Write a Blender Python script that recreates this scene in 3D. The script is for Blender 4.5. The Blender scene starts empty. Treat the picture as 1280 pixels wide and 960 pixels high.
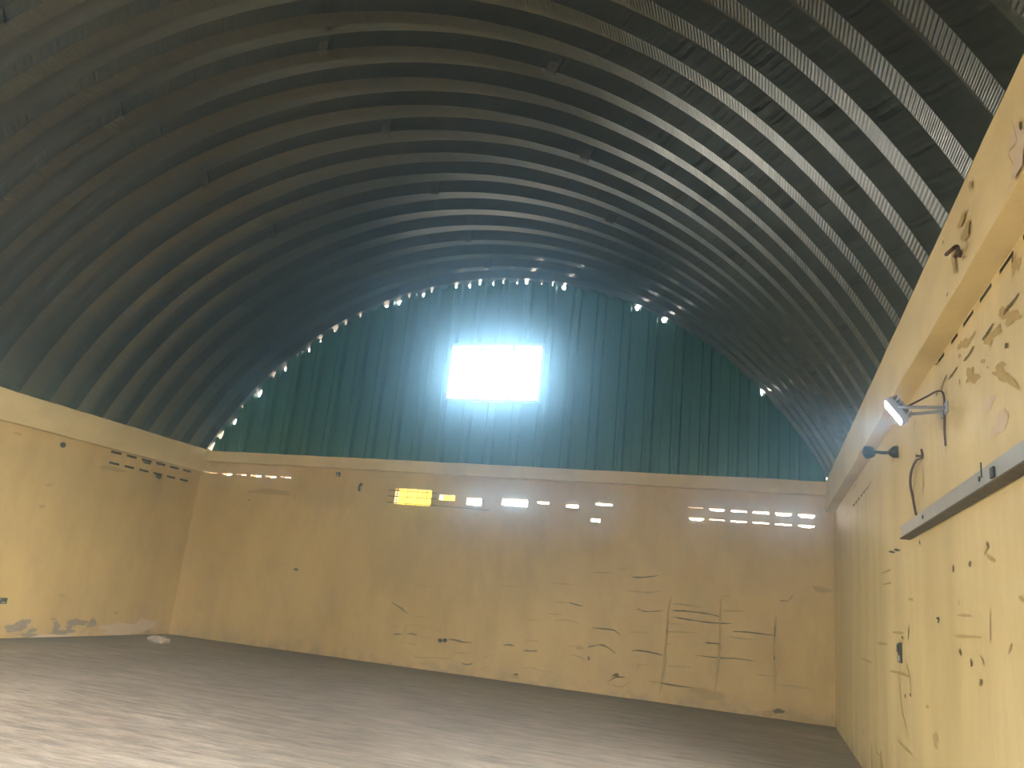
import bpy, bmesh, math, random
from mathutils import Vector, Matrix
random.seed(7)
C = bpy.context.scene.collection
W, H, RISE = 13.06, 4.0, 4.0
HB, HBB = 0.50, 0.22                       # depth of the side beams, of the back beam
XL, XR, YB = -6.53 - 0.197, 6.53 + 0.151, 0.206   # wall planes
XC = 0.06                                  # axis of the vault
ARC = 7.3307; ZC = H + RISE - ARC
YF = -18.2                                 # front wall
# ------------------------------------------------------------------ camera
CAM = Vector((5.5244, -14.682, 1.6)); FPX = 981.454
def rot(a, b, c):
    ca, sa, cb, sb, cc, sc = math.cos(a), math.sin(a), math.cos(b), math.sin(b), math.cos(c), math.sin(c)
    f = Vector((-sa*cb, ca*cb, sb)); r0 = Vector((ca, sa, 0)); u0 = r0.cross(f)
    return cc*r0 + sc*u0, -sc*r0 + cc*u0, f
RT, UP, FW = rot(0.325, 0.2582, 0.1023)
def hit(px, py, ax, val):
    """world point on the plane axis=val that the photograph shows at px, py"""
    d = FPX*FW + (px-640)*RT - (py-480)*UP
    return CAM + d*((val-CAM[ax])/d[ax])
cam = bpy.data.cameras.new('camera'); co = bpy.data.objects.new('camera', cam); C.objects.link(co)
M = Matrix((RT, UP, -FW)).transposed().to_4x4(); M.translation = CAM; co.matrix_world = M
cam.sensor_width = 36; cam.lens = FPX/1280*36; cam.clip_end = 200
bpy.context.scene.camera = co
# ------------------------------------------------------------------ materials
def nodes(name):
    m = bpy.data.materials.new(name); m.use_nodes = True
    return m, m.node_tree, m.node_tree.nodes['Principled BSDF']
def N(t, kind, **kw):
    n = t.nodes.new(kind)
    for k, v in kw.items():
        if k in n.inputs: n.inputs[k].default_value = v
        else: setattr(n, k, v)
    return n
def noise(t, scale, detail=4, rough=.6, stretch=None, coord='Object'):
    tc = N(t, 'ShaderNodeTexCoord'); mp = N(t, 'ShaderNodeMapping')
    if stretch: mp.inputs['Scale'].default_value = stretch
    t.links.new(tc.outputs[coord], mp.inputs[0])
    n = N(t, 'ShaderNodeTexNoise', Scale=scale, Detail=detail, Roughness=rough)
    t.links.new(mp.outputs[0], n.inputs['Vector']); return n.outputs[0]
def ramp(t, src, stops):
    r = t.nodes.new('ShaderNodeValToRGB'); e = r.color_ramp.elements
    while len(e) < len(stops): e.new(.5)
    for k, (p, c) in enumerate(stops):
        e[k].position = p; e[k].color = (*c, 1) if len(c) == 3 else c
    t.links.new(src, r.inputs[0]); return r.outputs[0]
def mixc(t, fac, a, b, mode='MIX'):
    m = t.nodes.new('ShaderNodeMix'); m.data_type = 'RGBA'; m.blend_type = mode
    for s, i in ((fac, 0), (a, 6), (b, 7)):
        if hasattr(s, 'links'): t.links.new(s, m.inputs[i])
        else: m.inputs[i].default_value = s if i == 0 else (*s, 1)
    return m.outputs[2]
def bump(t, b, h, strength, dist=.01):
    n = N(t, 'ShaderNodeBump', Strength=strength, Distance=dist)
    t.links.new(h, n.inputs['Height']); t.links.new(n.outputs[0], b.inputs['Normal']); return n
def simple(name, col, rough=.7, metal=0., nz=None, emit=None):
    m, t, b = nodes(name)
    b.inputs['Roughness'].default_value = rough; b.inputs['Metallic'].default_value = metal
    b.inputs['Base Color'].default_value = (*col, 1)
    if nz:
        c = ramp(t, noise(t, nz[0], 5), [(.3, tuple(x*nz[1] for x in col)), (.7, col)])
        t.links.new(c, b.inputs['Base Color'])
    if emit:
        b.inputs['Emission Color'].default_value = (*emit[0], 1); b.inputs['Emission Strength'].default_value = emit[1]
    return m
def plaster(name, ca, cb, cc, stretch):
    m, t, b = nodes(name); b.inputs['Roughness'].default_value = .55
    big = ramp(t, noise(t, .55, 5, .6, stretch), [(.35, ca), (.55, cb), (.75, cc)])
    streak = ramp(t, noise(t, 2.2, 6, .65, stretch), [(.3, (.80, .78, .74)), (.6, (1, 1, 1))])
    fine = ramp(t, noise(t, 26, 4, .7), [(.25, (.88, .86, .82)), (.5, (1, 1, 1))])
    c = mixc(t, .8, big, streak, 'MULTIPLY'); c = mixc(t, .7, c, fine, 'MULTIPLY')
    # rising damp and splash dirt, a hand's breadth above the floor
    g = N(t, 'ShaderNodeNewGeometry'); sp = t.nodes.new('ShaderNodeSeparateXYZ'); t.links.new(g.outputs['Position'], sp.inputs[0])
    mr = N(t, 'ShaderNodeMapRange'); mr.inputs[1].default_value = .28; mr.inputs[2].default_value = 0.0
    t.links.new(sp.outputs[2], mr.inputs[0])
    mul = N(t, 'ShaderNodeMath', operation='MULTIPLY'); t.links.new(mr.outputs[0], mul.inputs[0])
    t.links.new(ramp(t, noise(t, 3.5, 6, .7), [(.45, (0, 0, 0)), (.65, (1, 1, 1))]), mul.inputs[1])
    c = mixc(t, mul.outputs[0], c, (.30, .22, .13))
    t.links.new(c, b.inputs['Base Color'])
    bump(t, b, noise(t, 9, 8, .7), .35, .012); return m
MAT = {}
MAT['plaster'] = plaster('yellow_plaster', (.52, .375, .142), (.58, .42, .165), (.62, .455, .185), (1, 1, .45))
MAT['plaster_right'] = plaster('yellow_plaster_worn', (.57, .455, .215), (.62, .50, .245), (.66, .54, .28), (1, 1, .22))
MAT['beam'] = plaster('beam_plaster', (.65, .52, .25), (.70, .565, .28), (.74, .60, .31), (1, .5, 1))
MAT['scuff'] = simple('dark_scuff', (.17, .115, .045), .9, nz=(30, .6))
MAT['faint'] = simple('faint_scuff', (.45, .325, .125), .9, nz=(20, .8))
MAT['hole_dark'] = simple('slot_shade_grime', (.05, .03, .02), .95)  # side slot insides coloured dark for their shade; also dark wall marks
MAT['peel'] = simple('bare_render', (.34, .27, .20), .95, nz=(18, .6))
MAT['pale'] = simple('pale_filler', (.62, .50, .36), .9, nz=(14, .85))
def concrete():
    m, t, b = nodes('dusty_concrete'); b.inputs['Roughness'].default_value = .62
    a = ramp(t, noise(t, .45, 6, .6), [(.3, (.30, .24, .185)), (.55, (.375, .31, .248)), (.75, (.42, .355, .295))])
    s = ramp(t, noise(t, 2.4, 8, .72, (.5, 2.2, 1)), [(.36, (.55, .53, .50)), (.50, (.90, .89, .88)), (.66, (1.25, 1.24, 1.22))])
    f = ramp(t, noise(t, 9, 6, .75, (.35, 2.4, 1)), [(.38, (.58, .55, .52)), (.5, (.97, .97, .97)), (.62, (1.18, 1.17, 1.16))])
    c = mixc(t, .85, a, s, 'MULTIPLY'); c = mixc(t, .7, c, f, 'MULTIPLY')
    red = ramp(t, noise(t, .8, 4, .6, (1, 1.3, 1)), [(.6, (0, 0, 0)), (.72, (.45, .45, .45))])
    c = mixc(t, red, c, (.33, .19, .15))
    # brown washed-in earth gathered along the foot of the back and left walls
    g = N(t, 'ShaderNodeNewGeometry'); sp = t.nodes.new('ShaderNodeSeparateXYZ'); t.links.new(g.outputs['Position'], sp.inputs[0])
    def edge(out, a0, a1):
        r = N(t, 'ShaderNodeMapRange'); r.inputs[1].default_value = a0; r.inputs[2].default_value = a1
        t.links.new(sp.outputs[out], r.inputs[0]); return r.outputs[0]
    mx = N(t, 'ShaderNodeMath', operation='MAXIMUM'); t.links.new(edge(1, -1.3, .2), mx.inputs[0]); t.links.new(edge(0, -5.4, -6.7), mx.inputs[1])
    ad = N(t, 'ShaderNodeMath', operation='MULTIPLY'); t.links.new(mx.outputs[0], ad.inputs[0])
    t.links.new(ramp(t, noise(t, 1.2, 5, .7), [(.3, (.45, .45, .45)), (.6, (1, 1, 1))]), ad.inputs[1])
    c = mixc(t, ad.outputs[0], c, (.12, .07, .045))
    t.links.new(c, b.inputs['Base Color'])
    bump(t, b, noise(t, 6, 8, .75, (.4, 2, 1)), .5, .015); return m
MAT['floor'] = concrete()
def sheet(crimp=True):
    m, t, b = nodes('crimped_roof_sheet' if crimp else 'roof_sheet')
    b.inputs['Metallic'].default_value = .9; b.inputs['Roughness'].default_value = .28
    c = ramp(t, noise(t, .5, 5, .6), [(.3, (.175, .185, .168)), (.7, (.23, .24, .22))])
    dust = ramp(t, noise(t, 14, 5, .7), [(.3, (.82, .82, .8)), (.6, (1, 1, 1))])
    c = mixc(t, .7, c, dust, 'MULTIPLY')
    t.links.new(c, b.inputs['Base Color'])
    if not crimp: return m
    # crimps rolled across the sheet every few centimetres of arc
    uv = N(t, 'ShaderNodeUVMap'); sp = t.nodes.new('ShaderNodeSeparateXYZ'); t.links.new(uv.outputs[0], sp.inputs[0])
    k = N(t, 'ShaderNodeMath', operation='MULTIPLY'); k.inputs[1].default_value = 2*math.pi/CRIMP; t.links.new(sp.outputs[0], k.inputs[0])
    s = N(t, 'ShaderNodeMath', operation='SINE'); t.links.new(k.outputs[0], s.inputs[0])
    bump(t, b, s.outputs[0], .6, .004); return m
CRIMP = .036
MAT['sheet'] = sheet(); MAT['sheet_web'] = sheet(False)
MAT['green'] = simple('green_painted_sheet', (.018, .125, .068), .5, .1, nz=(.9, .7))
MAT['steel'] = simple('zinc_steel', (.42, .43, .42), .42, .6, nz=(5, .8))
MAT['dark_steel'] = simple('dark_steel', (.045, .045, .05), .5, .6)
MAT['shade_lip'] = simple('shaded_brown_lip', (.12, .085, .05), .85, .1, nz=(12, .5))  # brown for the channel's underside, its shade put into the colour
MAT['bracket_steel'] = simple('bracket_steel', (.10, .10, .095), .6, .3)
MAT['rust'] = simple('rusty_iron', (.10, .04, .03), .8, .3, nz=(30, .5))
MAT['black'] = simple('black_plastic', (.012, .012, .014), .4)
MAT['wire'] = simple('brown_cable', (.07, .04, .04), .6)
MAT['pale_wire'] = simple('cream_cable', (.50, .38, .22), .6)
MAT['white_paint'] = simple('window_frame_paint', (.07, .10, .10), .5)
MAT['yellow'] = simple('yellow_board', (.75, .62, .08), .6)
MAT['lamp_grey'] = simple('lamp_housing', (.30, .33, .40), .45, .4)
MAT['lamp_glow'] = simple('lamp_lens', (.9, .9, 1), .3, emit=((.86, .92, 1), 60))
MAT['stone'] = simple('mortar_lump', (.55, .50, .44), .95, nz=(9, .7))
def glass():
    m, t, b = nodes('dusty_glass'); t.nodes.remove(b)
    tr = t.nodes.new('ShaderNodeBsdfTransparent'); tr.inputs[0].default_value = (.93, .96, .97, 1)
    gl = t.nodes.new('ShaderNodeBsdfGlossy'); gl.inputs['Roughness'].default_value = .08
    mx = t.nodes.new('ShaderNodeMixShader'); mx.inputs[0].default_value = .06
    t.links.new(tr.outputs[0], mx.inputs[1]); t.links.new(gl.outputs[0], mx.inputs[2])
    t.links.new(mx.outputs[0], t.nodes['Material Output'].inputs[0]); return m
MAT['glass'] = glass()
# ------------------------------------------------------------------ helpers
def link(name, me, parent=None):
    o = bpy.data.objects.new(name, me); C.objects.link(o)
    if parent: o.parent = parent
    return o
def tag(o, label=None, cat=None, group=None, kind=None):
    if label: o['label'] = label
    if cat: o['category'] = cat
    if group: o['group'] = group
    if kind: o['kind'] = kind
    return o
def thing(name, label, cat, loc, group=None, rz=0):
    o = bpy.data.objects.new(name, None); C.objects.link(o); o.location = loc; o.rotation_euler = (0, 0, rz)
    o.empty_display_size = .1
    return tag(o, label, cat, group)
def mesh(name, bm, mats, parent=None, smooth=False):
    me = bpy.data.meshes.new(name); bmesh.ops.recalc_face_normals(bm, faces=bm.faces) if not smooth is None else None
    bm.to_mesh(me); bm.free()
    for m in (mats if isinstance(mats, (list, tuple)) else [mats]): me.materials.append(MAT[m])
    if smooth:
        for p in me.polygons: p.use_smooth = True
    return link(name, me, parent)
def box(bm, x0, x1, y0, y1, z0, z1, bev=0, mi=0, mat=None):
    vs = [bm.verts.new(v) for v in ((x0,y0,z0),(x1,y0,z0),(x1,y1,z0),(x0,y1,z0),(x0,y0,z1),(x1,y0,z1),(x1,y1,z1),(x0,y1,z1))]
    fs = [bm.faces.new([vs[i] for i in f]) for f in ((3,2,1,0),(4,5,6,7),(0,1,5,4),(1,2,6,5),(2,3,7,6),(3,0,4,7))]
    for f in fs: f.material_index = mi
    if mat is not None: bmesh.ops.transform(bm, matrix=mat, verts=vs)
    if bev:
        es = list({e for f in fs for e in f.edges})
        bmesh.ops.bevel(bm, geom=es, offset=bev, segments=2, affect='EDGES', profile=.6)
    return bm
def tube(bm, pts, r, seg=8, cap=True):
    pts = [Vector(p) for p in pts]; rings = []
    for i, p in enumerate(pts):
        d = (pts[min(i+1, len(pts)-1)] - pts[max(i-1, 0)]).normalized()
        a = d.cross(Vector((.3, .1, 1)).normalized())
        if a.length < 1e-3: a = d.cross(Vector((1, 0, 0)))
        a.normalize(); b_ = d.cross(a); rr = r[i] if isinstance(r, (list, tuple)) else r
        rings.append([bm.verts.new(p + rr*(math.cos(t)*a + math.sin(t)*b_)) for t in [2*math.pi*k/seg for k in range(seg)]])
    for A, B in zip(rings, rings[1:]):
        for k in range(seg): bm.faces.new((A[k], A[(k+1) % seg], B[(k+1) % seg], B[k]))
    if cap: bm.faces.new(rings[0][::-1]); bm.faces.new(rings[-1])
    return bm
def spline(pts, n=6):
    """smooth curve through pts"""
    P = [Vector(p) for p in pts]; P = [2*P[0]-P[1]] + P + [2*P[-1]-P[-2]]; out = []
    for i in range(1, len(P)-2):
        for k in range(n):
            t = k/n; a, b_, c, d = P[i-1:i+3]
            out.append(.5*((2*b_) + (c-a)*t + (2*a-5*b_+4*c-d)*t*t + (3*b_-a-3*c+d)*t**3))
    out.append(P[-2]); return out
# ------------------------------------------------------------------ walls with real openings
def pt(ax, a, z, v):
    return Vector((v, a, z)) if ax == 0 else Vector((a, v, z))
def holed_wall(bm, ax, a0, a1, z0, z1, vin, vout, holes, extra=(), reveal=0):
    """slab from vin (room face) to vout with rectangular holes (a0,a1,z0,z1) cut right through"""
    A = sorted({a0, a1, *extra, *[h[0] for h in holes], *[h[1] for h in holes]}); Z = sorted({z0, z1, *[h[2] for h in holes], *[h[3] for h in holes]})
    def solid(i, j):
        if i < 0 or j < 0 or i >= len(A)-1 or j >= len(Z)-1: return False
        ca, cz = (A[i]+A[i+1])/2, (Z[j]+Z[j+1])/2
        return not any(h[0] < ca < h[1] and h[2] < cz < h[3] for h in holes)
    cache = {}
    def v(i, j, s):
        k = (i, j, s)
        if k not in cache: cache[k] = bm.verts.new(pt(ax, A[i], Z[j], vin if s == 0 else vout))
        return cache[k]
    for i in range(len(A)-1):
        for j in range(len(Z)-1):
            if not solid(i, j): continue
            for s in (0, 1):
                bm.faces.new((v(i,j,s), v(i+1,j,s), v(i+1,j+1,s), v(i,j+1,s)))
            for di, dj, e in ((-1,0,((i,j),(i,j+1))), (1,0,((i+1,j),(i+1,j+1))), (0,-1,((i,j),(i+1,j))), (0,1,((i,j+1),(i+1,j+1)))):
                if not solid(i+di, j+dj):
                    (p, q_) = e; f = bm.faces.new((v(*p,0), v(*q_,0), v(*q_,1), v(*p,1)))
                    if 0 <= i+di < len(A)-1 and 0 <= j+dj < len(Z)-1: f.material_index = reveal
LAY = [0]
def layer(off):
    LAY[0] = (LAY[0]+1) % 24
    return off*(1+.035*LAY[0])
def strip(bm, ax, val, off, pts2, w, mi):
    """a taper-ended scrape lying on the wall; pts2 are (along, z)"""
    off = layer(off); P = spline([(a, z, 0) for a, z in pts2], 4); n = len(P); L, R_ = [], []
    for i, p in enumerate(P):
        d = (P[min(i+1, n-1)]-P[max(i-1, 0)]).normalized(); nn = Vector((-d.y, d.x, 0))
        ww = w*.5*(.15+.85*math.sin(math.pi*(i+.35)/(n-.3))**.6)*random.uniform(.6, 1.35)
        a_, b_ = p+nn*ww, p-nn*ww
        L.append(bm.verts.new(pt(ax, a_.x, a_.y, val+off))); R_.append(bm.verts.new(pt(ax, b_.x, b_.y, val+off)))
    for i in range(n-1):
        f = bm.faces.new((L[i], L[i+1], R_[i+1], R_[i])); f.material_index = mi
def blob(bm, ax, val, off, a, z, ra, rz, mi, seg=22, rough=.28, tilt=0):
    off = layer(off); ph = [random.uniform(0, 6.3) for _ in range(4)]; vs = []
    for k in range(seg):
        t = 2*math.pi*k/seg; r = 1+rough*(.6*math.sin(2*t+ph[0])+.5*math.sin(3*t+ph[1])+.45*math.sin(5*t+ph[2])+.3*math.sin(8*t+ph[3]))
        x, y = ra*r*math.cos(t), rz*r*math.sin(t)
        vs.append(bm.verts.new(pt(ax, a+x*math.cos(tilt)-y*math.sin(tilt), z+x*math.sin(tilt)+y*math.cos(tilt), val+off)))
    c = bm.verts.new(pt(ax, a, z, val+off))
    for k in range(seg):
        f = bm.faces.new((c, vs[k], vs[(k+1) % seg])); f.material_index = mi
def px_strip(bm, ax, val, off, pix, w, mi):
    q = [hit(x, y, ax, val) for x, y in pix]; strip(bm, ax, val, off, [(p[1-ax], p[2]) for p in q], w, mi)
def px_blob(bm, ax, val, off, x, y, ra, rz, mi, **k):
    p = hit(x, y, ax, val); blob(bm, ax, val, off, p[1-ax], p[2], ra, rz, mi, **k)
WM = lambda base: [base, 'scuff', 'faint', 'hole_dark', 'peel', 'pale']
# back wall ------------------------------------------------------------
holes = []
hh = [(.026, 0), (.05, 0), (.024, 0), (.04, 0), (.038, 0), (.026, 0)]
for k, (h, _) in enumerate(hh):                                   # single row, far left
    x = -6.57+.385*k+.03; holes.append((x, x+.27, 3.56-h-.004, 3.56))
for k, h in enumerate((.024, .048, .042, .045, .06, .068)):         # two rows, far right
    x = 4.17+.384*k; holes.append((x, x+.275, 3.452-h, 3.452))
for k, h in enumerate((.055, .024, .036, .03, .036, .05)):
    x = 4.17+.384*k+(.02 if k == 0 else 0); holes.append((x, x+.275, 3.262-h, 3.262))
holes += [(-1.80, -.98, 3.13, 3.46), (-.80, -.46, 3.27, 3.385), (-.20, .12, 3.21, 3.36), (.55, 1.08, 3.25, 3.39),
          (1.27, 1.52, 3.33, 3.38), (1.86, 2.10, 3.29, 3.36), (2.43, 2.76, 3.37, 3.42), (2.36, 2.55, 3.05, 3.12), (-4.55, -4.51, 3.225, 3.25)]
bm = bmesh.new()
holed_wall(bm, 1, XL-.2, XR+.2, 0, H-.02, YB, YB+.2, holes)
# ragged mortar left in the mouths of the air slots
for h in holes:
    if h[1]-h[0] > .3 or h[3]-h[2] < .045 or h[1] > 0 and h[0] < 3: continue
    for sx, s in ((h[0], 1), (h[1], -1)):
        w_ = random.uniform(.03, .085); d_ = (h[3]-h[2])*random.uniform(.45, .6)
        vs = [bm.verts.new(v) for v in ((sx, YB+.004, h[2]), (sx+s*w_, YB+.004, h[2]), (sx+s*w_*.4, YB+.004, h[2]+d_*.6), (sx, YB+.004, h[2]+d_),
                                         (sx, YB+.12, h[2]), (sx+s*w_, YB+.12, h[2]), (sx+s*w_*.4, YB+.12, h[2]+d_*.6), (sx, YB+.12, h[2]+d_))]
        for f in ((0,1,2,3), (7,6,5,4), (1,5,6,2), (2,6,7,3)): bm.faces.new([vs[i] for i in f])
def Bm(z, ox, oy, sc, lst, w, mi):
    for L_ in lst: px_strip(bm, 1, YB, -.003, [(ox+x*sc, oy+y*sc) for x, y in L_], w, mi)
s1 = 260/1280
Bm(0, 480, 700, s1, [[(55,458),(80,456),(108,458)], [(145,453),(170,454),(205,462)], [(735,523),(770,522),(802,528)], [(858,556),(900,560),(945,558)],
    [(400,488),(440,492),(480,504),(538,508)], [(1140,262),(1185,276),(1225,284)], [(52,265),(100,292),(145,330)], [(480,636),(512,644),(545,636)],
    [(1252,538),(1280,530),(1300,528)]], .03, 1)
Bm(0, 480, 700, s1, [[(45,405),(88,405)], [(190,148),(240,160),(300,168)], [(135,405),(180,398),(230,408),(290,430)], [(130,510),(165,512),(205,526)],
    [(132,572),(180,586),(212,600),(320,602),(400,610),(480,632)], [(430,562),(460,572),(550,573)], [(255,474),(300,480),(335,495)], [(318,430),(345,440),(378,462)],
    [(610,606),(640,592),(675,580)], [(600,672),(640,655)], [(845,668),(900,662),(960,680),(1045,698)], [(715,152),(760,160),(850,166)],
    [(1030,140),(1100,146),(1180,154)], [(1055,258),(1100,262),(1140,264)], [(1015,330),(1100,336)], [(870,370),(960,370)],
    [(1050,374),(1110,370),(1160,378),(1210,396)], [(630,398),(690,420)], [(165,345),(285,352)], [(1150,580),(1200,596),(1255,622)], [(1135,535),(1170,528),(1205,540)],
    [(860,490),(950,500)], [(135,400),(133,440)]], .022, 2)
s2 = 310/1280
Bm(0, 740, 700, s2, [[(205,88),(260,90),(345,80)], [(230,250),(280,266),(365,262)], [(412,260),(500,265),(600,278),(658,292)], [(410,292),(500,308),(620,324),(720,328)],
    [(725,368),(800,372),(880,382),(955,390)], [(530,490),(640,504),(740,508),(840,522)], [(205,468),(250,468),(320,480),(365,492)], [(350,634),(430,648),(525,660)],
    [(0,446),(40,438),(75,448),(125,484)], [(0,350),(90,358),(120,366),(145,388)], [(968,210),(1015,212)], [(80,632),(120,606),(170,605)], [(585,426),(660,433)]], .026, 1)
Bm(0, 740, 700, s2, [[(180,156),(280,168),(360,158)], [(400,225),(470,230),(565,245)], [(395,328),(470,332)], [(390,370),(460,372),(540,376)], [(670,262),(785,263)],
    [(672,185),(715,188)], [(1015,212),(1040,175)], [(0,64),(100,66)], [(135,42),(180,48)], [(195,372),(300,374)], [(385,432),(405,434)], [(232,575),(240,540),(280,545)],
    [(390,548),(510,552)], [(290,625),(350,634)], [(950,640),(1060,655),(1140,664)], [(850,592),(935,600)], [(700,395),(830,412)], [(80,640),(150,655),(200,625)]], .03, 2)
# ghost lines of the blockwork joints, soot along them
Bm(0, 740, 700, s2, [[(410,190),(395,260),(388,372),(378,470),(375,540),(358,640),(350,690)], [(668,185),(662,290),(660,420),(655,500),(640,640),(630,700)],
    [(950,290),(943,380),(940,510),(945,590),(940,690)]], .05, 2)
Bm(0, 740, 700, s2, [[(945,340),(943,400)], [(941,495),(942,515)], [(388,355),(386,375)]], .025, 1)
for x, y, a, b_ in ((423,593,.055,.04), (312,625,.02,.02)): px_blob(bm, 1, YB, -.004, x, y, a, b_, 3)
for x, y, a, b_, mi in ((973,889,.10,.04,1), (960,892,.12,.05,2), (1004,898,.15,.07,2), (1041,896,.03,.05,2), (885,868,.3,.08,2), (770,844,.06,.03,1),
                        (640,846,.15,.03,2), (645,843,.05,.02,1), (530,830,.06,.02,2), (488,829,.02,.015,1), (1027,737,.14,.05,2), (725,810,.1,.03,2), (736,823,.03,.03,1)):
    px_blob(bm, 1, YB, -.004, x, y, a, b_, mi)
px_strip(bm, 1, YB, -.002, [(310,615),(330,614),(362,617)], .13, 2)   # faint band at the second row of slots
for x, y in ((338,612),):
    pass
back = mesh('wall_back', bm, WM('plaster')); tag(back, kind='structure')
# left wall ------------------------------------------------------------
bm = bmesh.new(); holes = []
for k in range(6):
    holes.append((-2.47+.417*k, -2.2+.417*k, 3.468, 3.512)); holes.append((-2.46+.407*k, -2.2+.407*k, 3.255, 3.297))
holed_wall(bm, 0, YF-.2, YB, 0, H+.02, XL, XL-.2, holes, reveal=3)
for x, y, a, b_ in ((183,578,.16,.035), (200,580,.1,.03), (198,596,.1,.045), (142,566,.08,.02)): px_blob(bm, 0, XL, .003, x, y, a*.8, b_, 3)
px_blob(bm, 0, XL, .002, 140, 586, .28, .05, 2)
for x, y, a, b_ in ((17,785,.16,.075), (27,781,.16,.09), (40,788,.1,.04), (36,794,.2,.03), (70,783,.07,.10), (96,778,.22,.07), (88,782,.1,.06), (115,779,.12,.07), (67,774,.06,.02), (78,790,.3,.04)):
    px_blob(bm, 0, XL, .003, x, y, a, b_, 4)
for x, y, a, b_ in ((150,786,.6,.10), (180,782,.35,.12), (60,795,.5,.03)): px_blob(bm, 0, XL, .0025, x, y, a, b_, 5)
for x, y in ((22,542), (61,606), (52,633), (145,766), (77,745)): px_blob(bm, 0, XL, .0025, x, y, .07, .03, 2)
left = mesh('wall_left', bm, WM('plaster')); tag(left, kind='structure')
# right wall -----------------------------------------------------------
bm = bmesh.new(); holes = []
for k in range(9):                                                   # row just under the beam
    y = -12.18+.408*k; holes.append((y, y+(.25 if k < 7 else .18), 3.462, 3.487))
for k in range(6): holes.append((-4.6+.3*k, -4.45+.3*k, 3.20, 3.225))
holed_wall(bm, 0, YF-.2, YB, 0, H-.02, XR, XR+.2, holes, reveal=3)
def Rm(ox, oy, sc, lst, w, mi):
    for L_ in lst: px_strip(bm, 0, XR, -.003, [(ox+x*sc, oy+y*sc) for x, y in L_], w, mi)
s3 = 280/1280
Rm(1000, 250, s3, [[(1225,322),(1215,356)], [(1205,600),(1185,625),(1168,655)], [(1195,828),(1175,835)]], .028, 1)
Rm(1000, 250, s3, [[(1255,535),(1220,585),(1175,632)], [(1110,705),(1070,770),(1045,798)], [(998,835),(965,890),(940,920)]], .022, 1)
s4 = 150/800
Rm(1130, 380, s4, [[(360,420),(330,465),(300,502)], [(290,470),(268,520),(250,575)], [(230,592),(215,612)], [(240,360),(228,395),(210,405)], [(565,415),(560,430)]], .016, 1)
Rm(1130, 380, s4, [[(480,180),(440,240),(390,275)], [(640,400),(680,405)], [(515,385),(545,378)], [(380,340),(365,355)], [(370,500),(375,540)]], .03, 2)
# brown streaks washed down from the slots, and plaster scabbing
for x, y, a, b_, ti in ((1262,395,.28,.05,.3), (1240,420,.25,.05,.2), (1215,470,.22,.06,.2), (1255,470,.3,.05,.4), (1205,430,.2,.04,.2), (1270,330,.1,.06,0)):
    px_blob(bm, 0, XR, -.0022, x, y, a*.6, b_*.8, 2, rough=.5, tilt=ti)
s5 = 240/823
Rm(1040, 680, s5, [[(333,345),(330,380),(328,412)], [(450,318),(462,322),(455,338)], [(245,32),(272,36)], [(268,24),(295,28)], [(300,398),(308,404)], [(335,640),(342,655)]], .022, 3)
Rm(1040, 680, s5, [[(295,505),(292,600),(300,700),(318,780),(328,840)], [(318,505),(335,580),(342,650)], [(250,545),(290,552),(340,570)], [(285,840),(310,870),(348,905)],
    [(190,835),(190,880),(205,908)], [(180,900),(178,955)], [(195,425),(240,430)], [(125,490),(175,510)], [(260,378),(310,382)], [(215,125),(255,110)], [(222,174),(256,165)],
    [(670,10),(655,45)], [(665,50),(700,75)], [(680,280),(680,420)], [(530,395),(640,400)], [(540,305),(600,308)], [(775,425),(758,470)], [(640,480),(655,520)],
    [(405,695),(418,700)], [(150,705),(152,720)], [(260,870),(262,900)], [(285,60),(285,100)], [(330,235),(350,240)], [(805,225),(823,245)], [(550,240),(545,265)]], .022, 2)
for x, y in ((1049,880), (1080,915), (1132,870), (1201,815), (1215,829), (1227,853), (1060,640), (1150,678), (1235,682), (1213,705), (1192,711)): px_blob(bm, 0, XR, -.0024, x, y, .03, .02, 1)
for x, y, a, b_ in ((1102,955,.12,.1), (1090,948,.05,.12), (1170,925,.1,.05), (1045,905,.2,.05)): px_blob(bm, 0, XR, -.0022, x, y, a, b_, 2)
for x, y, a, b_ in ((1140,890,.08,.12), (1236,505,.25,.05), (1250,530,.3,.08), (1180,560,.1,.1)): px_blob(bm, 0, XR, -.0019, x, y, a*.6, b_*.6, 5)
Rm(1040, 440, 240/1280, [[(560,440),(555,480),(552,520)], [(605,760),(612,860),(608,950)], [(170,870),(140,915)], [(265,860),(240,900),(195,950)]], .03, 2)
right = mesh('wall_right', bm, WM('plaster_right')); tag(right, kind='structure')
# added unseen slabs blocking light, so the side slots stay dark
for nm, x0, x1 in (('slot_blocker_left', XL-.42, XL-.30), ('slot_blocker_right', XR+.30, XR+.42)):
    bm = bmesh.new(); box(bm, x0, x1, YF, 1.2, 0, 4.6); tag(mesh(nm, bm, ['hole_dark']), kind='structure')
    
# front wall, with the wide roller-door opening behind the camera ------
bm = bmesh.new(); DOOR = (-3.0, 3.0, 0, 3.2)
holed_wall(bm, 1, XL-.2, XR+.2, 0, H, YF, YF-.2, [DOOR]); tag(mesh('wall_front', bm, ['plaster']), kind='structure')
bm = bmesh.new(); box(bm, -6.7, 6.7, YF-.12, YF-.02, H-.02, 8.45); tag(mesh('wall_gable_front', bm, ['green']), kind='structure')
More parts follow.
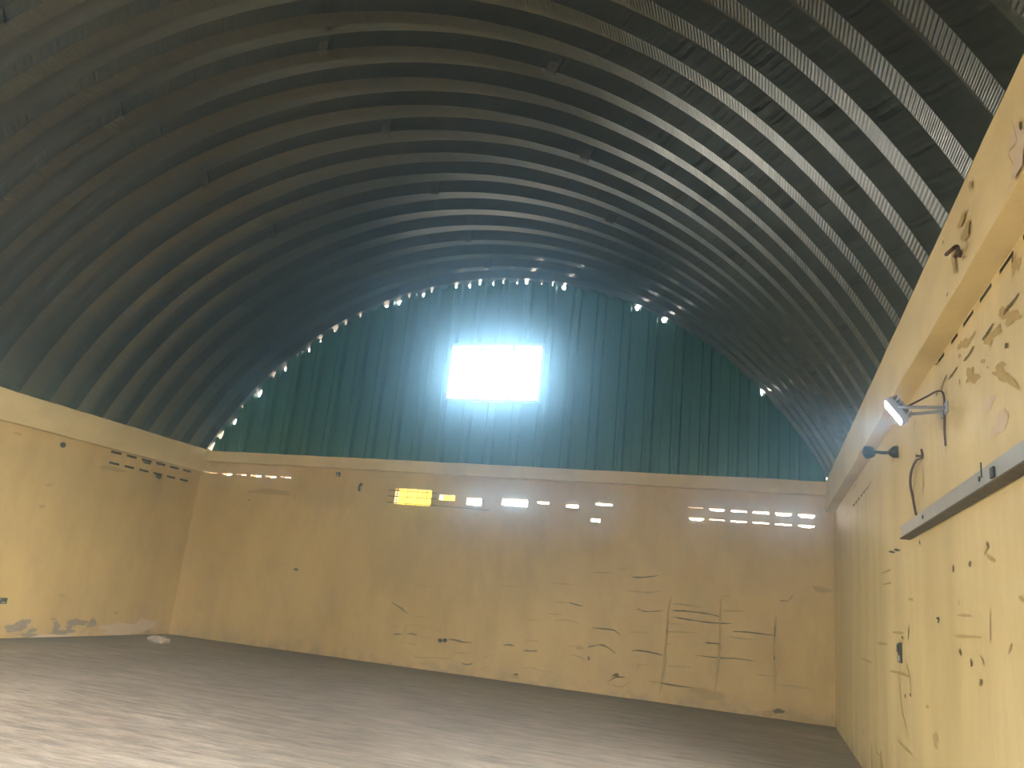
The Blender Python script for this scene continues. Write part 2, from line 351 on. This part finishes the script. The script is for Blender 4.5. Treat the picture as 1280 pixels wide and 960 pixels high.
# beams ----------------------------------------------------------------
def beam(name, x0, x1, y0, y1, z0, z1, n, ax, marks=None):
    bm = bmesh.new()
    for k in range(n):                       # long beam in lengths, edges a little uneven as cast
        pass
    A0, A1 = (y0, y1) if ax == 0 else (x0, x1)
    prev = None; first = None
    for k in range(n+1):
        a = A0+(A1-A0)*k/n; j = lambda: random.uniform(-.006, .006)
        if ax == 0: q = [(x0+j(), a, z0+j()), (x1+j(), a, z0+j()), (x1, a, z1+j()), (x0, a, z1+j())]
        else: q = [(a, y0+j(), z0+j()), (a, y1+j(), z0+j()), (a, y1, z1+j()), (a, y0, z1+j())]
        ring = [bm.verts.new(v) for v in q]
        if prev:
            for i in range(4): bm.faces.new((prev[i], prev[(i+1) % 4], ring[(i+1) % 4], ring[i]))
        else: bm.faces.new(ring[::-1])
        prev = ring
    bm.faces.new(prev)
    if marks: marks(bm)
    o = mesh(name, bm, WM('beam')); return tag(o, kind='structure')
def fm(bm):
    X = W/2
    for x, y, a, b_ in ((1210,290,.16,.05), (1205,275,.2,.02), (1195,325,.08,.08), (1216,232,.05,.03)): px_blob(bm, 0, X, -.008, x, y, a*.5, b_, 2)
    for x, y, a, b_ in ((1276,186,.12,.10),): px_blob(bm, 0, X, -.009, x, y, a, b_, 5)
    px_strip(bm, 0, X, -.009, [(1270,150),(1276,176),(1266,190),(1272,205)], .012, 2)
    for x, y in ((1182,303), (1186,368), (1206,322)): px_blob(bm, 0, X, -.008, x, y, .02, .01, 1)
beam('trim_1', 6.53, 6.53+.33, YF, YB+.2, H-HB, H, 60, 0, fm)
beam('trim_2', -6.53-.37, -6.53, YF, YB+.2, H-HB+.03, H+.035, 60, 0)
beam('trim_3', -6.529, 6.529, 0.0, YB+.2, H-HBB, H+.01, 40, 1)
# floor ----------------------------------------------------------------
bm = bmesh.new(); nx, ny = 54, 84
g = [[bm.verts.new((XL-.2+(XR-XL+.4)*i/nx, YF-.2+(YB+.4-YF)*j/ny, -.0+random.uniform(-.004, .004))) for j in range(ny+1)] for i in range(nx+1)]
for i in range(nx):
    for j in range(ny): bm.faces.new((g[i][j], g[i+1][j], g[i+1][j+1], g[i][j+1]))
fl = mesh('floor', bm, ['floor'], smooth=True); tag(fl, kind='structure')
# outdoor ground
bm = bmesh.new(); box(bm, -40, 40, -60, 60, -.5, -.06)
tag(mesh('ground', bm, ['floor']), kind='structure')
# ------------------------------------------------------------------ the ribbed vault
NSEG = 620; T0, T1 = math.asin((H-ZC)/ARC) - .022, 0
T1 = math.pi - T0
def vault():
    D, Wb, FL, P = .20, .030, .195, .6085
    prof = []                                # (y, radius, wrinkle weight) going away from the camera
    ribs = [-.5-P*k for k in range(30)][::-1] + [.15]
    first = ribs[0]-P
    prof.append((first+Wb, ARC+D, 0))
    for y in ribs:
        fl = FL if y < 0 else .24
        prof += [(y-fl-Wb, ARC+D, .15), (y-fl-Wb*.72, ARC+D*.72, 1), (y-fl-Wb*.36, ARC+D*.36, 1), (y-fl, ARC, 0), (y, ARC, 0)]
        if y < 0: prof += [(y+Wb, ARC+D, 0)]
    verts, faces, uvs = [], [], []
    npf = len(prof)
    # each web buckles in its own way
    rnd = random.Random(3)
    waves = {}
    for i, (y, r, w) in enumerate(prof):
        key = round((y+20)/P) if w else None
        for s in range(NSEG+1):
            t = T0+(T1-T0)*s/NSEG; dy = 0; dr = 0
            if w:
                if key not in waves:
                    a = [0]*(NSEG+1); k = 0
                    while k < NSEG:
                        L = rnd.choice((1, 2, 2, 3, 3)); amp = rnd.uniform(.0015, .0075)*(1 if rnd.random() < .8 else 1.7)
                        for m in range(L):
                            if k+m <= NSEG: a[k+m] = amp*math.sin(math.pi*(m+.5)/L)
                        k += L+rnd.choice((0, 0, 1, 3))
                    waves[key] = a
                dy = waves[key][s]*w; dr = -waves[key][s]*w*.4
            zb = H+.03 if math.cos(t) < 0 else H-.005
            verts.append((XC+(r+dr)*math.cos(t), y+dy, max(zb, ZC+(r+dr)*math.sin(t))))
    M1 = NSEG+1
    for i in range(npf-1):
        for s in range(NSEG): faces.append((i*M1+s, (i+1)*M1+s, (i+1)*M1+s+1, i*M1+s+1))
    me = bpy.data.meshes.new('ceiling'); me.from_pydata(verts, [], faces); me.update()
    uv = me.uv_layers.new(name='UVMap'); al = [0.0]*(len(faces)*8); q = 0
    for f in faces:
        for v in f:
            al[q] = ARC*(T1-T0)*(v % M1)/NSEG; al[q+1] = prof[v//M1][0]; q += 2
    uv.data.foreach_set('uv', al)
    me.materials.append(MAT['sheet_web']); me.materials.append(MAT['sheet'])
    for f, v in zip(me.polygons, faces):
        a, c = prof[v[0]//M1], prof[v[1]//M1]
        if a[1] == ARC and c[1] == ARC: f.material_index = 1
    return link('ceiling', me)
tag(vault(), kind='structure')
# ------------------------------------------------------------------ green gable
WIN = (-.845, 1.17, 5.345, 6.535)
def gable():
    # profile across x: deep recess, flange, shallow groove, narrow flange
    P = .53; x0 = 4.60-P*22
    pr = []
    for k in range(45):
        b_ = x0+P*k/1.0
        pr += [(b_-.08, .125), (b_+.065, .125), (b_+.10, 0), (b_+.265, 0), (b_+.285, .035), (b_+.335, .035), (b_+.355, 0), (b_+.43, 0)]
    def yoff(x):
        for (a, ya), (c, yc) in zip(pr, pr[1:]):
            if a <= x <= c: return ya+(yc-ya)*(x-a)/(c-a+1e-9)
        return 0
    notches = []
    for px, py, w, d in ((264,553,.20,.07),(275,538,.20,.075),(288,520,.13,.05),(322,487,.15,.10),(303,505,.04,.03),(340,462,.13,.06),(355,456,.12,.085),(372,443,.03,.02),(386,435,.10,.08),(404,427,.10,.10),
                         (421,411,.14,.10),(434,405,.08,.06),(452,396,.06,.07),(484,382,.11,.10),(497,378,.09,.07),(512,372,.04,.05),(527,367,.05,.05),(540,365,.05,.05),(570,359,.06,.06),(585,356,.07,.06),(599,355,.05,.05),
                         (615,353,.06,.04),(628,353,.03,.03),(645,353,.07,.04),(657,353,.07,.04),(676,353,.06,.03),(690,354,.03,.02),(703,357,.12,.045),(795,380,.09,.03),(829,394,.09,.03),(953,485,.07,.07)):
        v = hit(px, py, 1, 0.0); notches.append((math.atan2(v.z-ZC, v.x-XC), w/ARC, d))
    def top(x):
        c = (x-XC)/(ARC+.02)
        if abs(c) >= 1: return None
        t = math.acos(c); r = ARC+.035
        for a, w, d in notches:
            u = abs(t-a)/(w*.5)
            if u < 1: r = min(r, ARC+.035-(d*.36+.035+.055*math.sin(t))*(1-u*u)**.5)
        # keep x fixed: height of a circle of radius r at x
        q = r*r-(x-XC)**2
        return ZC+math.sqrt(max(q, .01))
    xs = sorted({round(-6.55+.012*k, 4) for k in range(1092)} | {WIN[0], WIN[1]} | {round(a, 4) for a, _ in pr if -6.55 < a < 6.55})
    bm = bmesh.new()
    def face(x1, x2, z1a, z2a, z1b, z2b):
        vs = [bm.verts.new((x1, .02+yoff(x1), z1a)), bm.verts.new((x2, .02+yoff(x2), z1b)), bm.verts.new((x2, .02+yoff(x2), z2b)), bm.verts.new((x1, .02+yoff(x1), z2a))]
        bm.faces.new(vs)
    for a, b_ in zip(xs, xs[1:]):
        ta, tb = top(a), top(b_)
        if ta is None or tb is None or max(ta, tb) < H: continue
        ta, tb = max(ta, H-.03), max(tb, H-.03)
        if WIN[0]-1e-6 <= a and b_ <= WIN[1]+1e-6:
            face(a, b_, H-.03, WIN[2], H-.03, WIN[2]); face(a, b_, WIN[3], ta, WIN[3], tb)
        else: face(a, b_, H-.03, ta, H-.03, tb)
    for x, z in ((-.95, 6.6), (-.92, 5.30)): pass
    bmesh.ops.remove_doubles(bm, verts=bm.verts, dist=.0004)
    return mesh('wall_gable', bm, ['green'])
tag(gable(), kind='structure')
# ------------------------------------------------------------------ window
bm = bmesh.new(); x0, x1, z0, z1 = WIN
F = .022
box(bm, x0-.03, x1+.03, -.01, .14, z1-F, z1+.03, .004); box(bm, x0-.03, x1+.03, -.01, .14, z0-.03, z0+F, .004)
box(bm, x0-.03, x0+F, -.01, .14, z0, z1, .004); box(bm, x1-F, x1+.03, -.01, .14, z0, z1, .004)
win = mesh('window_1', bm, ['white_paint']); tag(win, kind='structure')
MX = (-.172, .534)
for m_ in MX:
    bm = bmesh.new(); box(bm, m_-.042, m_+.042, .035, .06, z0+F, z1-F, .004); mesh('mullion', bm, ['white_paint'], win)
edges = [x0+F, MX[0]-.028, MX[0]+.028, MX[1]-.028, MX[1]+.028, x1-F]
for k in range(3):
    bm = bmesh.new(); box(bm, edges[2*k], edges[2*k+1], .055, .061, z0+F, z1-F); mesh('window_pane', bm, ['glass'], win)
bm = bmesh.new()
box(bm, MX[1]-.045, MX[1]-.028, -.03, .0, z0+.42, z0+.56, .003); box(bm, MX[1]-.13, MX[1]-.03, -.028, -.012, z0+.50, z0+.52, .003)
mesh('window_latch', bm, ['white_paint'], win)
# ------------------------------------------------------------------ roof brackets (every third rib, three rows)
br_spots = [(.10, 11), (.10, 8), (.12, 5), (.05, 2), (.02, 0), (3.16, 11), (3.16, 8), (3.16, 5), (-2.97, 14), (-2.97, 11), (-2.97, 8), (-2.95, 5)]
rows = {1: 'along the roof crown', 2: 'on the right roof slope', 3: 'on the left roof slope'}
cnt = {}
proto = None
ordn = ['nearest the camera', 'second from the camera', 'third from the camera', 'fourth from the camera', 'farthest, just before the green gable']
def bracket():
    r = thing('roof_bracket', 'x', 'bracket', (0, 0, 0), 'brackets bolted to the roof ribs')
    bm = bmesh.new(); box(bm, -.065, .065, -.012, .0, -.035, .10, .003); box(bm, -.065, .065, -.012, .04, -.035, -.026, .002); mesh('plate', bm, ['bracket_steel'], r)
    bm = bmesh.new(); tube(bm, spline([(.085, -.02, .17), (.09, -.03, .08), (.082, -.02, .0), (.065, -.018, -.045)], 5), .009); mesh('hook_rod', bm, ['black'], r)
    bm = bmesh.new(); tube(bm, [(0, -.02, .04), (0, -.008, .04)], .014, 6); mesh('bolt', bm, ['dark_steel'], r)
    return r
def copy_tree(o, parent=None):
    c = o.copy(); C.objects.link(c); c.parent = parent
    for ch in [k for k in bpy.data.objects if k.parent == o]: copy_tree(ch, c)
    return c
b0 = bracket()
bylist = []
for n_, (x, k) in enumerate(br_spots):
    o = b0 if n_ == 0 else copy_tree(b0)
    t = math.acos((x-XC)/ARC); y = -.5-.6085*k-.195-.01
    o.location = (XC+(ARC+.0)*math.cos(t), y-.012, ZC+ARC*math.sin(t)); o.rotation_euler = (0, math.pi/2-t, 0)
    row = 1 if abs(x) < 1 else (2 if x > 0 else 3); i = cnt.get(row, 0); cnt[row] = i+1
    bylist.append((o, row, i))
for o, row, i in bylist:
    n = cnt[row]; which = ordn[4] if i == n-1 else ordn[i]
    o['label'] = f'dark steel bracket {rows[row]}, {which}'
# ------------------------------------------------------------------ flood light on the right wall
L0 = Vector((6.36, -7.05, 3.33))
def at_depth(px, py, x): return hit(px, py, 0, x)
LC = hit(1117, 516, 0, 6.36)
def flood(LC, nrm, label, power, wall_x, spread=2.2):
  fl_ = thing('flood_light', label, 'lamp', LC, 'flood lights under the side beams')
  nrm = Vector(nrm).normalized(); side = 1 if wall_x > 0 else -1
  right_ = nrm.cross(Vector((0, 0, 1))).normalized(); upv = right_.cross(nrm).normalized()
  ML = Matrix((right_, nrm, upv)).transposed().to_4x4()
  S = .09
  bm = bmesh.new(); box(bm, -S*.95, S*.95, -.05, 0, -S, S, .01, mat=ML)
  for k in range(6): box(bm, -S*.8, S*.8, -.085, -.05, -S*.8+k*S*.32, -S*.8+k*S*.32+.008, mat=ML)
  mesh('lamp_housing', bm, ['lamp_grey'], fl_)
  bm = bmesh.new(); box(bm, -S*.86, S*.86, .001, .008, -S*.9, S*.9, .002, mat=ML); mesh('lamp_lens', bm, ['lamp_glow'], fl_)
  bm = bmesh.new(); wx = wall_x-LC.x
  a_ = ML @ Vector((-S*1.05, -.03, 0)); b_ = ML @ Vector((S*1.05, -.03, 0))
  tube(bm, spline([a_, a_+Vector((.10*side, 0, 0)), Vector((wx-.03*side, a_.y*.6, .03)), Vector((wx, a_.y*.5, .03))], 5), .012)
  tube(bm, spline([b_, b_+Vector((.10*side, 0, 0)), Vector((wx-.03*side, b_.y*.6, .03)), Vector((wx, b_.y*.5, .03))], 5), .012)
  box(bm, min(wx, wx-.012*side), max(wx, wx-.012*side), -.1, .1, -.01, .07, .003)
  mesh('lamp_bracket', bm, ['lamp_grey'], fl_)
  bm = bmesh.new(); tube(bm, spline([(.05*side, -.02, .02), (wx-.12*side, .03, .12), (wx-.05*side, -.08, .14), (wx-.012*side, -.03, .10), (wx-.012*side, -.0, -.1), (wx-.010*side, .0, -.22)], 8), .007)
  mesh('power_lead', bm, ['wire'], fl_)
  lt = bpy.data.lights.new('flood_beam', 'SPOT'); lt.energy = power; lt.color = (.88, .96, 1); lt.spot_size = spread; lt.spot_blend = .6; lt.shadow_soft_size = .1
  lo = bpy.data.objects.new('flood_beam', lt); C.objects.link(lo); lo.parent = fl_
  lo.location = nrm*.03; lo.rotation_euler = nrm.to_track_quat('-Z', 'Y').to_euler()
FLOOD = 6800
flood(LC, (-.80, .12, -.58), 'small lit flood light on a bracket under the right beam', FLOOD*.3, XR)
flood(Vector((XR-.3, -16.6, 3.3)), (-.80, .30, -.52), 'added unseen flood light on the right wall behind the camera', FLOOD*2.9, XR, 1.5)  # added lamp out of view, brightens the walls and floor
flood(Vector((XL+.3, -15.8, 3.3)), (.62, .45, -.62), 'added unseen flood light on the left wall behind the camera', FLOOD*.95, XL, 1.65)  # second added lamp, also unseen, fills from the other side
# dark fitting below the lamp -------------------------------------------
p = hit(1098, 562, 0, 6.53); 
f2 = thing('wall_fitting', 'dark twin-ended cable fitting under the right beam, beyond the flood light', 'fitting', (6.50, p.y, p.z-.02))
q0 = Vector((0, 0, 0))
bm = bmesh.new(); tube(bm, spline([(-.10, .06, .0), (-.05, .04, .0), (.0, .02, .005)], 4), [.02,.05,.062,.065,.062,.06,.055,.05,.035][:9]); mesh('fitting_head', bm, ['black'], f2, True)
bm = bmesh.new(); tube(bm, [(.0, .02, .0), (.06, -.03, -.015), (.12, -.08, -.02)], .016); mesh('arm', bm, ['dark_steel'], f2, True)
bm = bmesh.new(); tube(bm, [(.115, -.075, -.02), (.15, -.10, -.02), (XR-6.50, -.13, -.02)], [.03, .055, .06]); mesh('mounting_cup', bm, ['black'], f2, True)
# ------------------------------------------------------------------ steel channel on the right wall
pa = hit(1127, 671, 0, XR-.085); pb = hit(1280, 575, 0, XR-.085)
y0, y1 = pa.y, -12.4
za = pa.z
rail = thing('steel_channel', 'long grey steel channel fixed level on the worn right wall', 'channel', (XR-.085, y0, za))
bm = bmesh.new(); L_ = y1-y0; t_ = .004; hgt = .088; dep = .080
x_f = -.0
slope = (pb.z-pa.z)/(pa.y-pb.y)
def shear(bm):
    for v in bm.verts: v.co.z += -v.co.y*slope
box(bm, 0, t_, L_, 0-.0, 0, hgt); box(bm, t_, dep, L_, .10, hgt-.012, hgt); shear(bm); mesh('channel_section', bm, ['steel'], rail)
bm = bmesh.new(); box(bm, 0, dep, L_, .10, -.010, 0); shear(bm); mesh('lower_lip', bm, ['shade_lip'], rail)
bm = bmesh.new(); box(bm, dep-.01, dep-.002, L_, .02, .0, hgt-.012); shear(bm); mesh('back_plate', bm, ['dark_steel'], rail)
for yy in (-.95, -2.55, -4.2):
    bm = bmesh.new(); tube(bm, [(-.006, yy*1.0, hgt*.5-yy*slope), (.006, yy*1.0, hgt*.5-yy*slope)], .014, 10); mesh('bolt', bm, ['dark_steel'], rail)
q = hit(1242, 589, 0, XR-.085)
bm = bmesh.new(); box(bm, -.012, .001, q.y-y0-.03, q.y-y0+.03, q.z-za-.035, q.z-za+.02, .004); mesh('clip', bm, ['black'], rail)
q = hit(1227, 590, 0, XR-.085)
bm = bmesh.new(); box(bm, -.004, .0, q.y-y0-.008, q.y-y0+.008, q.z-za-.03, q.z-za+.05); mesh('splice_plate', bm, ['dark_steel'], rail)
# cable loop --------------------------------------------------------------
def wall_curve(pix, offs): return [hit(x, y, 0, XR-o) for (x, y), o in zip(pix, offs)]
c0 = hit(1151, 570, 0, XR)
cl = thing('cable_loop', 'thin brown cable hanging in a loop above the end of the steel channel', 'cable', c0)
pts = wall_curve([(1152,562), (1152.5,572), (1145,576), (1139,590), (1138,606), (1141,622), (1143.5,636), (1145,643)], [.004, .012, .03, .05, .05, .04, .02, .02])
bm = bmesh.new(); tube(bm, spline([p-c0 for p in pts], 6), .010); mesh('cable', bm, ['wire'], cl, True)
pts = wall_curve([(1152.5,573), (1146,580), (1142,594), (1141.5,608), (1142.5,622)], [.012, .02, .03, .03, .03])
bm = bmesh.new(); tube(bm, spline([p-c0 for p in pts], 6), .007); mesh('cable', bm, ['pale_wire'], cl, True)
bm = bmesh.new(); tube(bm, [(0, 0, 0), (-.03, 0, .0)], .008); tube(bm, [(-.03, 0, 0), (-.034, 0, 0)], .015); mesh('nail', bm, ['rust'], cl)
# switch box on the right wall ---------------------------------------------
def wall_box(name, label, cat, ax, val, px, py, wa, wz, dep_, sgn, mat='black', parts=True):
    p = hit(px, py, ax, val); o = thing(name, label, cat, p)
    def B_(bm, a0, a1, z0, z1, d0, d1, bev=.003):
        lo, hi = sorted((sgn*d0, sgn*d1))
        if ax == 0: box(bm, lo, hi, a0, a1, z0, z1, bev)
        else: box(bm, a0, a1, lo, hi, z0, z1, bev)
    bm = bmesh.new(); B_(bm, -wa/2, wa/2, -wz/2, wz/2, -.01, dep_); mesh('back_box', bm, [mat], o)
    if parts:
        bm = bmesh.new(); B_(bm, -wa*.32, wa*.32, wz*.02, wz*.4, dep_, dep_+.012, .002); mesh('socket_face', bm, ['dark_steel'], o)
        bm = bmesh.new(); B_(bm, -wa*.3, wa*.3, -wz*.42, -wz*.12, dep_, dep_+.008, .002); mesh('cover_plate', bm, ['steel'], o)
    return o
wall_box('switch_box', 'open black switch box set low on the worn right wall', 'switch box', 0, XR, 1126.5, 816, .13, .17, .02, -1)
wall_box('socket_box', 'dark socket box low on the left wall at the photo edge', 'socket', 0, XL, 4, 751, .12, .10, .02, 1)
wall_box('junction_box', 'small dark junction box under the back beam, left of the yellow opening', 'junction box', 1, YB, 423, 593, .09, .09, .03, -1)
wall_box('socket_box', 'tiny dark outlet halfway up the back wall, left part', 'socket', 1, YB, 370, 712, .09, .05, .02, -1)
# fittings made of rod -------------------------------------------------------
c0 = hit(451, 609, 1, YB)
o = thing('wall_hook', 'short dark hook on the back wall beside the grilled opening', 'hook', c0)
bm = bmesh.new(); tube(bm, spline([(0, 0, .06), (.0, -.04, .05), (-.01, -.06, 0), (-.01, -.05, -.06), (0, -.02, -.075)], 5), .02); mesh('hook_bar', bm, ['dark_steel'], o, True)
bm = bmesh.new(); box(bm, -.03, .03, -.008, 0, .03, .09, .002); mesh('plate', bm, ['dark_steel'], o)
c0 = hit(78, 556, 0, XL)
o = thing('pipe_stub', 'round dark pipe end high on the left wall', 'pipe', c0)
bm = bmesh.new(); tube(bm, [(-.01, 0, 0), (.03, 0, 0)], .05, 16); mesh('pipe_collar', bm, ['black'], o)
bm = bmesh.new(); tube(bm, [(.028, 0, 0), (.045, 0, 0)], .03, 16); mesh('plug', bm, ['dark_steel'], o)
c0 = hit(1192, 316, 0, W/2)
o = thing('anchor_hook', 'bent rusty iron hook poking from the right beam face', 'hook', c0)
pts = [hit(x, y, 0, W/2-d) for x, y, d in ((1183,318,.10), (1190,312,.09), (1196,308,.05), (1197.5,314,.03), (1193,322,.0))]
bm = bmesh.new(); tube(bm, spline([p-c0 for p in pts], 6), .011); mesh('hook_bar', bm, ['rust'], o, True)
q = hit(1196, 316, 0, W/2-.02)-c0
bm = bmesh.new(); tube(bm, [(-.03, q.y, q.z), (.012, q.y, q.z-.01)], .022, 7); mesh('anchor', bm, ['rust'], o)
# pair of knobs low on the back wall
for px, lab in ((551, 'left of the two small black knobs low on the back wall'), (557.5, 'right of the two small black knobs low on the back wall')):
    c0 = hit(px, 800.5, 1, YB); o = thing('door_stop', lab, 'knob', c0, 'black knobs low on the back wall')
    bm = bmesh.new(); tube(bm, [(0, 0, 0), (0, -.03, 0), (0, -.05, 0), (0, -.06, 0)], [.018, .02, .04, .03], 14); mesh('knob_head', bm, ['black'], o, True)
# grille and yellow board at the wide opening ---------------------------------
gr = thing('window_grille', 'thin iron grille across the yellow-lit opening in the back wall', 'grille', (-1.4, YB-.02, 3.13))
for z in (.02, .15, .27):
    bm = bmesh.new(); tube(bm, [(-.55, 0, z), (.55, 0, z)], .009); mesh('bar', bm, ['dark_steel'], gr)
for x in (-.35, -.12, .1, .32):
    bm = bmesh.new(); tube(bm, [(x, .02, -.02), (x, .02, .33)], .008); mesh('bar', bm, ['dark_steel'], gr)
bm = bmesh.new(); tube(bm, [(-.48, -.02, .02), (1.7, -.02, .0)], .006); tube(bm, [(1.7, -.02, 0), (1.7, .02, 0)], .006); tube(bm, [(-.48, -.02, 0.02), (-.48, .02, 0.02)], .006)
mesh('stay_wire', bm, ['wire'], gr)
yb = thing('sign_board', 'bright yellow board seen outside through the grilled opening', 'board', (-1.35, YB+.9, 2.9))
bm = bmesh.new(); box(bm, -1.05, .55, 0, .03, .25, .82, .01); mesh('board', bm, ['yellow'], yb)
for x in (-.6, .4):
    bm = bmesh.new(); box(bm, x-.03, x+.03, .03, .08, -2.96, .8, .005); mesh('post', bm, ['dark_steel'], yb)
# mortar lump -----------------------------------------------------------------
rnd = random.Random(5)
def lump(name, label, cat, loc, rx, ry, rz, seed):
    rn = random.Random(seed); bm = bmesh.new(); bmesh.ops.create_icosphere(bm, subdivisions=4, radius=1)
    ph = [(Vector((rn.uniform(-3, 3), rn.uniform(-3, 3), rn.uniform(-3, 3))), rn.uniform(0, 6)) for _ in range(9)]
    for v in bm.verts:
        d = 1+sum(.09*math.sin(p.dot(v.co)*(1+.5*i)+a) for i, (p, a) in enumerate(ph)); v.co *= d
        v.co.x *= rx; v.co.y *= ry; v.co.z = max(v.co.z, -.45)*rz
    zmin = min(v.co.z for v in bm.verts)
    for v in bm.verts: v.co.z -= zmin
    o = mesh(name, bm, ['stone']); o.location = loc; tag(o, label, cat); return o
p = hit(198, 803, 2, 0)
lump('mortar_lump', 'pale lump of hardened mortar on the floor at the left corner', 'rubble', (p.x, p.y, 0), .21, .15, .075, 2)
# ------------------------------------------------------------------ added haze volume, standing in for lens glow
m, t, b = nodes('lens_glow_haze'); t.nodes.remove(b)
vs_ = t.nodes.new('ShaderNodeVolumeScatter'); vs_.inputs['Color'].default_value = (.36, .68, 1, 1)
vs_.inputs['Density'].default_value = .027; vs_.inputs['Anisotropy'].default_value = .94
t.links.new(vs_.outputs[0], t.nodes['Material Output'].inputs['Volume']); MAT['haze'] = m
bm = bmesh.new(); box(bm, -6.9, 6.9, YF-.1, .45, -.03, 8.35)
hz = mesh('haze', bm, ['haze']); tag(hz, 'thin added haze filling the hall, standing in for lens glow round the bright window', 'haze', kind='stuff')
# ------------------------------------------------------------------ daylight
SKY_BACK, SKY_SUN = 12.0, 36.0
w = bpy.data.worlds.new('sky'); bpy.context.scene.world = w; w.use_nodes = True
wt = w.node_tree; bg = wt.nodes['Background']
tc = wt.nodes.new('ShaderNodeTexCoord'); sp = wt.nodes.new('ShaderNodeSeparateXYZ'); wt.links.new(tc.outputs['Generated'], sp.inputs[0])
r = wt.nodes.new('ShaderNodeValToRGB'); r.color_ramp.elements[0].position = -.0; r.color_ramp.elements[0].color = (1, .97, .93, 1)
r.color_ramp.elements[1].position = .6; r.color_ramp.elements[1].color = (.78, .88, 1, 1)
wt.links.new(sp.outputs[2], r.inputs[0]); wt.links.new(r.outputs[0], bg.inputs['Color'])
# the sun stands behind thin cloud beyond the gable: that half of the sky is the brighter one
mr = wt.nodes.new('ShaderNodeMapRange'); mr.interpolation_type = 'SMOOTHSTEP'; wt.links.new(sp.outputs[1], mr.inputs[0])
mr.inputs[1].default_value = -.4; mr.inputs[2].default_value = .95; mr.inputs[3].default_value = SKY_BACK; mr.inputs[4].default_value = SKY_SUN
wt.links.new(mr.outputs[0], bg.inputs['Strength'])
def portal(name, loc, sx, sy, rx):
    l = bpy.data.lights.new(name, 'AREA'); l.shape = 'RECTANGLE'; l.size = sx; l.size_y = sy; l.cycles.is_portal = True
    o = bpy.data.objects.new(name, l); C.objects.link(o); o.location = loc; o.rotation_euler = (rx, 0, 0)
portal('window_daylight', ((WIN[0]+WIN[1])/2, .2, (WIN[2]+WIN[3])/2), 2.0, 1.2, -math.pi/2)
portal('door_daylight', ((DOOR[0]+DOOR[1])/2, YF-.25, 1.95), DOOR[1]-DOOR[0], 3.9, math.pi/2)
sc = bpy.context.scene
sc.view_settings.view_transform = 'Standard'; sc.view_settings.look = 'None'; sc.view_settings.exposure = 0; sc.view_settings.gamma = 1
sc.view_settings.use_curve_mapping = False
sc.cycles.use_denoising = True; sc.cycles.max_bounces = 10; sc.cycles.diffuse_bounces = 7; sc.cycles.volume_bounces = 3
sc.cycles.sample_clamp_indirect = 8
